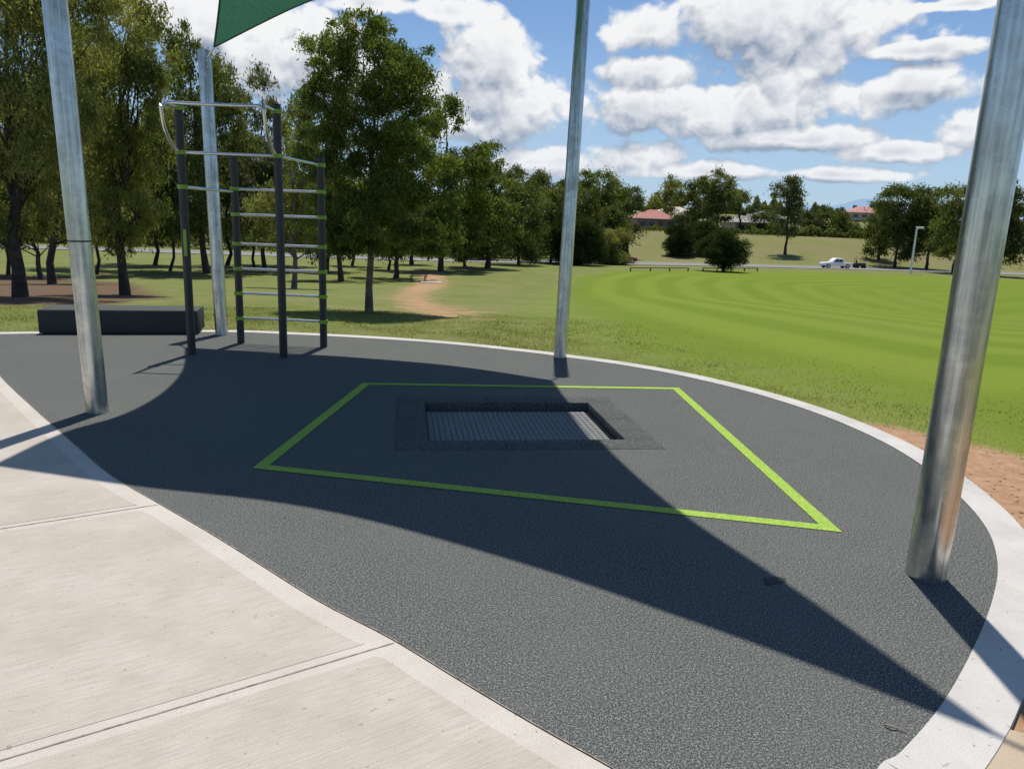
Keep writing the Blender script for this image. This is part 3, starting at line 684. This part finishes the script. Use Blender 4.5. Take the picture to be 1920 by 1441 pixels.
house(1615,275,13,9,.0,(.45,.38,.32),(.40,.19,.17),'house with pinkish red roof high on the far right slope')
house(1260,240,13,9,.2,(.55,.50,.42),(.48,.42,.36),'pale roofed house farther back above the terracotta roofed house')
# ---------------- cars ----------------
TYRE=simple('tyre_rubber',(.015,.015,.015),.8); RIM=simple('wheel_rim',(.4,.4,.42),.35,.8)
LAMP=simple('lamp_glass',(.7,.7,.68),.1); TAIL=simple('tail_red',(.4,.02,.02),.3)
def car(px,py,rz,paint,kind,label,cat):
    b=at(px,py); b.z=float(hgt(b.x,b.y))+.02; e=empty('parked_car',b,label,cat,rz=rz)
    pm=simple('car_paint',paint,.35,0,var=.04)
    if kind=='ute': 
        L_,W_=5.3,1.85; prof=[(-2.6,.5),(-2.62,.95),(-1.0,1.0),(1.1,1.0),(2.5,.9),(2.62,.55),(2.5,.38),(-2.5,.38)]
        cab=[(-1.0,1.0),(-.85,1.68),(.35,1.72),(1.15,1.0)]
    else:
        L_,W_=4.6,1.82; prof=[(-2.25,.45),(-2.28,.95),(1.0,1.02),(2.1,.86),(2.28,.55),(2.2,.35),(-2.2,.35)]
        cab=[(-2.2,.96),(-1.95,1.6),(.2,1.66),(1.05,1.0)]
    def ext(pr,w,ins=0):
        n=len(pr); cz=min(p[1] for p in pr); H=max(p[1] for p in pr)-cz
        vs=[(x,-w/2+ins*(y-cz)/H,y) for x,y in pr]+[(x,w/2-ins*(y-cz)/H,y) for x,y in pr]
        return MB().add(vs,[tuple(range(n)),tuple(range(2*n-1,n-1,-1))]+[(i,i+n,(i+1)%n+n,(i+1)%n) for i in range(n)])
    ext(prof,W_).build('body',pm,e,bevel=.06,smooth=True)
    ext(cab,W_-.1,ins=.16).build('cabin',pm,e,bevel=.05,smooth=True)
    x0,x1=cab[0][0],cab[-1][0]; t0,t1=cab[1][0],cab[2][0]
    for s in (-1,1):
        yb=s*(W_/2-.055); yt=s*(W_/2-.19)
        for (a,b2) in ((.08,.48),(.53,.92)):
            q=[(x0+.1+(x1-x0-.25)*a,yb,1.08),(x0+.1+(x1-x0-.25)*b2,yb,1.08),(t0+.05+(t1-t0-.1)*b2,yt,1.56),(t0+.05+(t1-t0-.1)*a,yt,1.56)]
            MB().add([(x,y+s*.012,z) for x,y,z in q],[(0,1,2,3)]).build('window',GLASS,e)
        for wx in (-L_*.32,L_*.32):
            w_=MB().tube([(wx,s*(W_/2-.2),.36),(wx,s*(W_/2+.01),.36)],.37,20).build('wheel',TYRE,e,smooth=True)
            MB().tube([(wx,s*(W_/2+.0),.36),(wx,s*(W_/2+.025),.36)],.22,12).build('rim',RIM,w_)
        MB().box((L_/2-.1,s*(W_/2-.28),.72),(.16,.34,.16)).build('headlight',LAMP,e)
        MB().box((-L_/2+.04,s*(W_/2-.16),.78),(.1,.2,.2)).build('tail_light',TAIL,e)
    MB().add([(x1-.06,-.72,1.06),(x1-.06,.72,1.06),(t1+.06,.62,1.6),(t1+.06,-.62,1.6)],[(0,1,2,3)]).build('windscreen',GLASS,e)
car(1566,503,math.radians(180+4),(.8,.8,.8),'ute','white utility car parked on the road at the far right','car')
car(1168,493,math.radians(-10),(.22,.02,.03),'suv','dark red car parked near the olive shrub across the oval','car')
b=at(1611,503); b.z=float(hgt(b.x,b.y))+.02; e=empty('ride_on_mower',b,'small dark ride on mower parked right of the white utility car','mower')
DKM=simple('dark_metal',(.03,.03,.03),.5); MB().box((.5,0,.65),(.9,.8,.5)).build('hood',DKM,e,bevel=.06); MB().box((-.3,0,.5),(1.0,.9,.15)).build('chassis',DKM,e)
MB().box((-.4,0,.8),(.45,.5,.12)).build('seat',BLK2,e,bevel=.03); MB().box((-.62,0,1.05),(.1,.5,.5)).build('backrest',BLK2,e,bevel=.03)
MB().tube([(-.8,-.4,.5),(-.8,-.4,1.7),(-.8,.4,1.7),(-.8,.4,.5)],.04,8).build('roll_bar',DKM,e); MB().tube([(.1,0,.8),(-.05,0,1.1)],.02,6).build('steering_column',DKM,e)
for x,r in ((.7,.25),(-.6,.4)):
    for s in (-1,1): MB().tube([(x,s*.4,r),(x,s*.62,r)],r,16).build('wheel',TYRE,e)
b=atD(1719,118); e=empty('lamp_post',b,'white lamp post in front of the right hand tree group','lamp post')
WH=simple('white_paint',(.8,.8,.78),.6)
hz=5.0
for kz in np.linspace(4,10,400):
    if proj(b+up*kz)[1]<430: hz=kz; break
MB().tube([(0,0,0),(0,0,hz)],[.17,.13],10).build('post',WH,e,smooth=True); MB().tube([(0,0,hz),(.2,-.2,hz+.2)],.1,8).build('arm',WH,e)
MB().box((.3,-.3,hz+.25),(1.0,.6,.3)).build('lamp_head',WH,e,bevel=.05)
b=at(783,527); e=empty('park_bench',b,'small black park bench at the edge of the dirt patch','bench',rz=math.radians(-150))
for y in (0,.13,.26): MB().box((0,y,.45),(1.6,.1,.04)).build('seat_slat',DKM,e)
for z in (.62,.76,.9): MB().box((0,.36+(z-.6)*.2,z),(1.6,.04,.1)).build('back_slat',DKM,e)
for s in (-1,1): 
    MB().box((s*.65,.02,.22),(.06,.06,.44)).build('leg',DKM,e); MB().box((s*.65,.34,.45),(.06,.06,.9)).build('leg',DKM,e); MB().box((s*.65,.15,.4),(.06,.4,.05)).build('arm_support',DKM,e)
b2=at(800,530)
tag(MB().box((b2.x+.4,b2.y,b2.z+.03),(1.8,1.0,.08)).build('bench_slab',CONE),kind='structure')
WD=simple('dark_timber',(.07,.05,.035),.9)
def barrier(x0,x1,py,label):
    a=at(x0,py); b=at(x1,py); e=empty('timber_barrier',a,label,'barrier'); n=max(2,int((b-a).length/2.6)); h=.45
    for i in range(n+1):
        p=a.lerp(b,i/n); z=float(hgt(p.x,p.y)); MB().box((p.x,p.y,z+h/2),(.14,.14,h+.06)).build('post',WD,e,world=True)
    MB().tube([a+up*(h),b+up*(h)],.06,8).build('rail',WD,e,world=True)
barrier(1182,1290,509,'low timber rail barrier left of the domed shrub across the oval')
barrier(1318,1420,509,'low timber rail barrier passing under the domed shrub across the oval')
barrier(448,540,513,'low timber rail barrier on the lawn behind the climbing frame')
TWM=simple('twig_bark',(.25,.19,.12),.9)
tag(MB().tube([P(1659,1357,.008),P(1672,1361,.012),P(1684,1364,.008),P(1701,1371,.008)],[.004,.004,.003,.002],6).build('twig',TWM),'small pale twig lying on the rubber near the lower right edging','twig')
# ---------------- world ----------------
w=bpy.data.worlds.new('World'); bpy.context.scene.world=w; w.use_nodes=True; nt=w.node_tree
bg=nt.nodes['Background']
sky=nt.nodes.new('ShaderNodeTexSky'); sky.sky_type='NISHITA'; sky.sun_disc=False; sky.sun_elevation=EL; sky.sun_rotation=math.atan2(sh.x,sh.y); sky.air_density=1.0; sky.dust_density=.6; sky.ozone_density=2.0
gr=bpy.data.node_groups.new('cloud_field','ShaderNodeTree')
gr.interface.new_socket('P',in_out='INPUT',socket_type='NodeSocketVector'); gr.interface.new_socket('D',in_out='OUTPUT',socket_type='NodeSocketFloat')
gi=gr.nodes.new('NodeGroupInput'); go=gr.nodes.new('NodeGroupOutput')
clouds=[(915,115,90,58),(960,200,160,62),(870,235,70,40),(1212,60,92,36),(1225,130,92,28),(1450,50,200,92),(1185,208,66,36),(1280,205,80,38),(1390,200,88,46),(1478,165,62,56),(1690,168,120,34),(1722,95,112,15),(1855,240,85,46),(560,110,150,70),(850,22,80,22),(700,8,80,18),(1190,296,80,28),(1020,302,85,28),(1500,264,150,20),(1690,284,120,20),(1330,322,120,16),(1560,328,140,14),(1800,8,90,10),(350,30,100,50)]
cur=None
for (x,y,rx,ry) in clouds:
    r=ray(x,y).normalized(); az=math.atan2(r.x,r.y); el=math.asin(r.z); k=math.cos(math.atan((x-CX)/F))
    ru,rv=rx/F*1.25*k,ry/F*1.3*k
    n=gr.nodes.new('ShaderNodeVectorMath'); n.operation='MULTIPLY_ADD'; L(gr,gi.outputs[0],n.inputs[0]); n.inputs[1].default_value=(1/ru,1/rv,0); n.inputs[2].default_value=(-az/ru,-el/rv,0)
    l_=gr.nodes.new('ShaderNodeVectorMath'); l_.operation='LENGTH'; L(gr,n.outputs[0],l_.inputs[0])
    if cur is None: cur=l_.outputs['Value']
    else: cur=math_(gr,'MINIMUM',cur,l_.outputs['Value'])
mp=gr.nodes.new('ShaderNodeMapping'); mp.inputs['Scale'].default_value=(1,1.15,1); L(gr,gi.outputs[0],mp.inputs[0])
nz=noise(gr,10,8,.55,mp.outputs[0],0,'2D')
nw=gr.nodes.new('ShaderNodeTexNoise'); nw.noise_dimensions='2D'; nw.inputs['Scale'].default_value=26; nw.inputs['Detail'].default_value=5; L(gr,mp.outputs[0],nw.inputs['Vector'])
va=gr.nodes.new('ShaderNodeVectorMath'); va.operation='MULTIPLY_ADD'; L(gr,nw.outputs['Color'],va.inputs[0]); va.inputs[1].default_value=(.045,.045,0); L(gr,mp.outputs[0],va.inputs[2])
def vor(s):
    vo=gr.nodes.new('ShaderNodeTexVoronoi'); vo.voronoi_dimensions='2D'; vo.feature='F1'; vo.inputs['Scale'].default_value=s; L(gr,va.outputs[0],vo.inputs['Vector']); return vo.outputs['Distance']
f=math_(gr,'MULTIPLY',math_(gr,'SUBTRACT',1.0,cur),1.35); f=math_(gr,'MAXIMUM',f,-1.1)
f=math_(gr,'ADD',f,math_(gr,'MULTIPLY',math_(gr,'SUBTRACT',nz,.5),1.7))
f=math_(gr,'ADD',f,math_(gr,'MULTIPLY',math_(gr,'SUBTRACT',.42,vor(22)),.62))
f=math_(gr,'ADD',f,math_(gr,'MULTIPLY',math_(gr,'SUBTRACT',.42,vor(55)),.30))
L(gr,f,go.inputs[0])
tc=nt.nodes.new('ShaderNodeTexCoord'); sx=nt.nodes.new('ShaderNodeSeparateXYZ'); L(nt,tc.outputs['Generated'],sx.inputs[0])
az=math_(nt,'ARCTAN2',sx.outputs[0],sx.outputs[1]); el=math_(nt,'ARCSINE',sx.outputs[2])
cb=nt.nodes.new('ShaderNodeCombineXYZ'); L(nt,az,cb.inputs[0]); L(nt,el,cb.inputs[1])
def field(dy):
    g=nt.nodes.new('ShaderNodeGroup'); g.node_tree=gr
    if dy:
        v=nt.nodes.new('ShaderNodeVectorMath'); v.operation='ADD'; v.inputs[1].default_value=(dy*.2,dy,0); L(nt,cb.outputs[0],v.inputs[0]); L(nt,v.outputs[0],g.inputs[0])
    else: L(nt,cb.outputs[0],g.inputs[0])
    return g.outputs[0]
f0=field(0); f2=field(.012); f3=field(.045)
alpha=mrange(nt,f0,.02,.46)
sh_=math_(nt,'ADD',math_(nt,'MULTIPLY',math_(nt,'SUBTRACT',f0,f2),.75),.62)
sh_=math_(nt,'ADD',sh_,math_(nt,'MULTIPLY',math_(nt,'SUBTRACT',f0,f3),.5),clamp=True)
thick=mrange(nt,f0,.7,1.7,0,.42); sh_=math_(nt,'SUBTRACT',sh_,thick,clamp=True)
cc=mixc(nt,sh_,(.31,.38,.50),(1.0,1.0,1.0))
cc=mixc(nt,mrange(nt,el,.0,.2,.25,0.),cc,(.66,.77,.92))
skyc=mixc(nt,1.,sky.outputs[0],(.090,.106,.123),'MULTIPLY')
hz_=mrange(nt,el,.0,.28,.62,0.); skyc=mixc(nt,hz_,skyc,(.50,.67,.90))
res=mixc(nt,math_(nt,'MULTIPLY',alpha,.97),skyc,cc)
L(nt,res,bg.inputs[0]); bg.inputs[1].default_value=.93
try: w.cycles.sampling_method='MANUAL'; w.cycles.sample_map_resolution=256
except Exception: pass
sl_=bpy.data.lights.new('sun','SUN'); sl_.energy=5.0; sl_.angle=math.radians(.53); sl_.color=(1,.945,.86)
so=bpy.data.objects.new('sun',sl_); so.rotation_euler=SDIR.to_track_quat('Z','Y').to_euler(); COL.objects.link(so)
cd=bpy.data.cameras.new('camera'); cd.sensor_width=36; cd.lens=36*F/1920; cd.clip_end=8000; cd.clip_start=.05
co=bpy.data.objects.new('camera',cd); mw=M.to_4x4(); mw.translation=O; co.matrix_world=mw; COL.objects.link(co)
sc=bpy.context.scene; sc.camera=co; sc.view_settings.view_transform='Standard'; sc.view_settings.look='None'; sc.view_settings.exposure=0
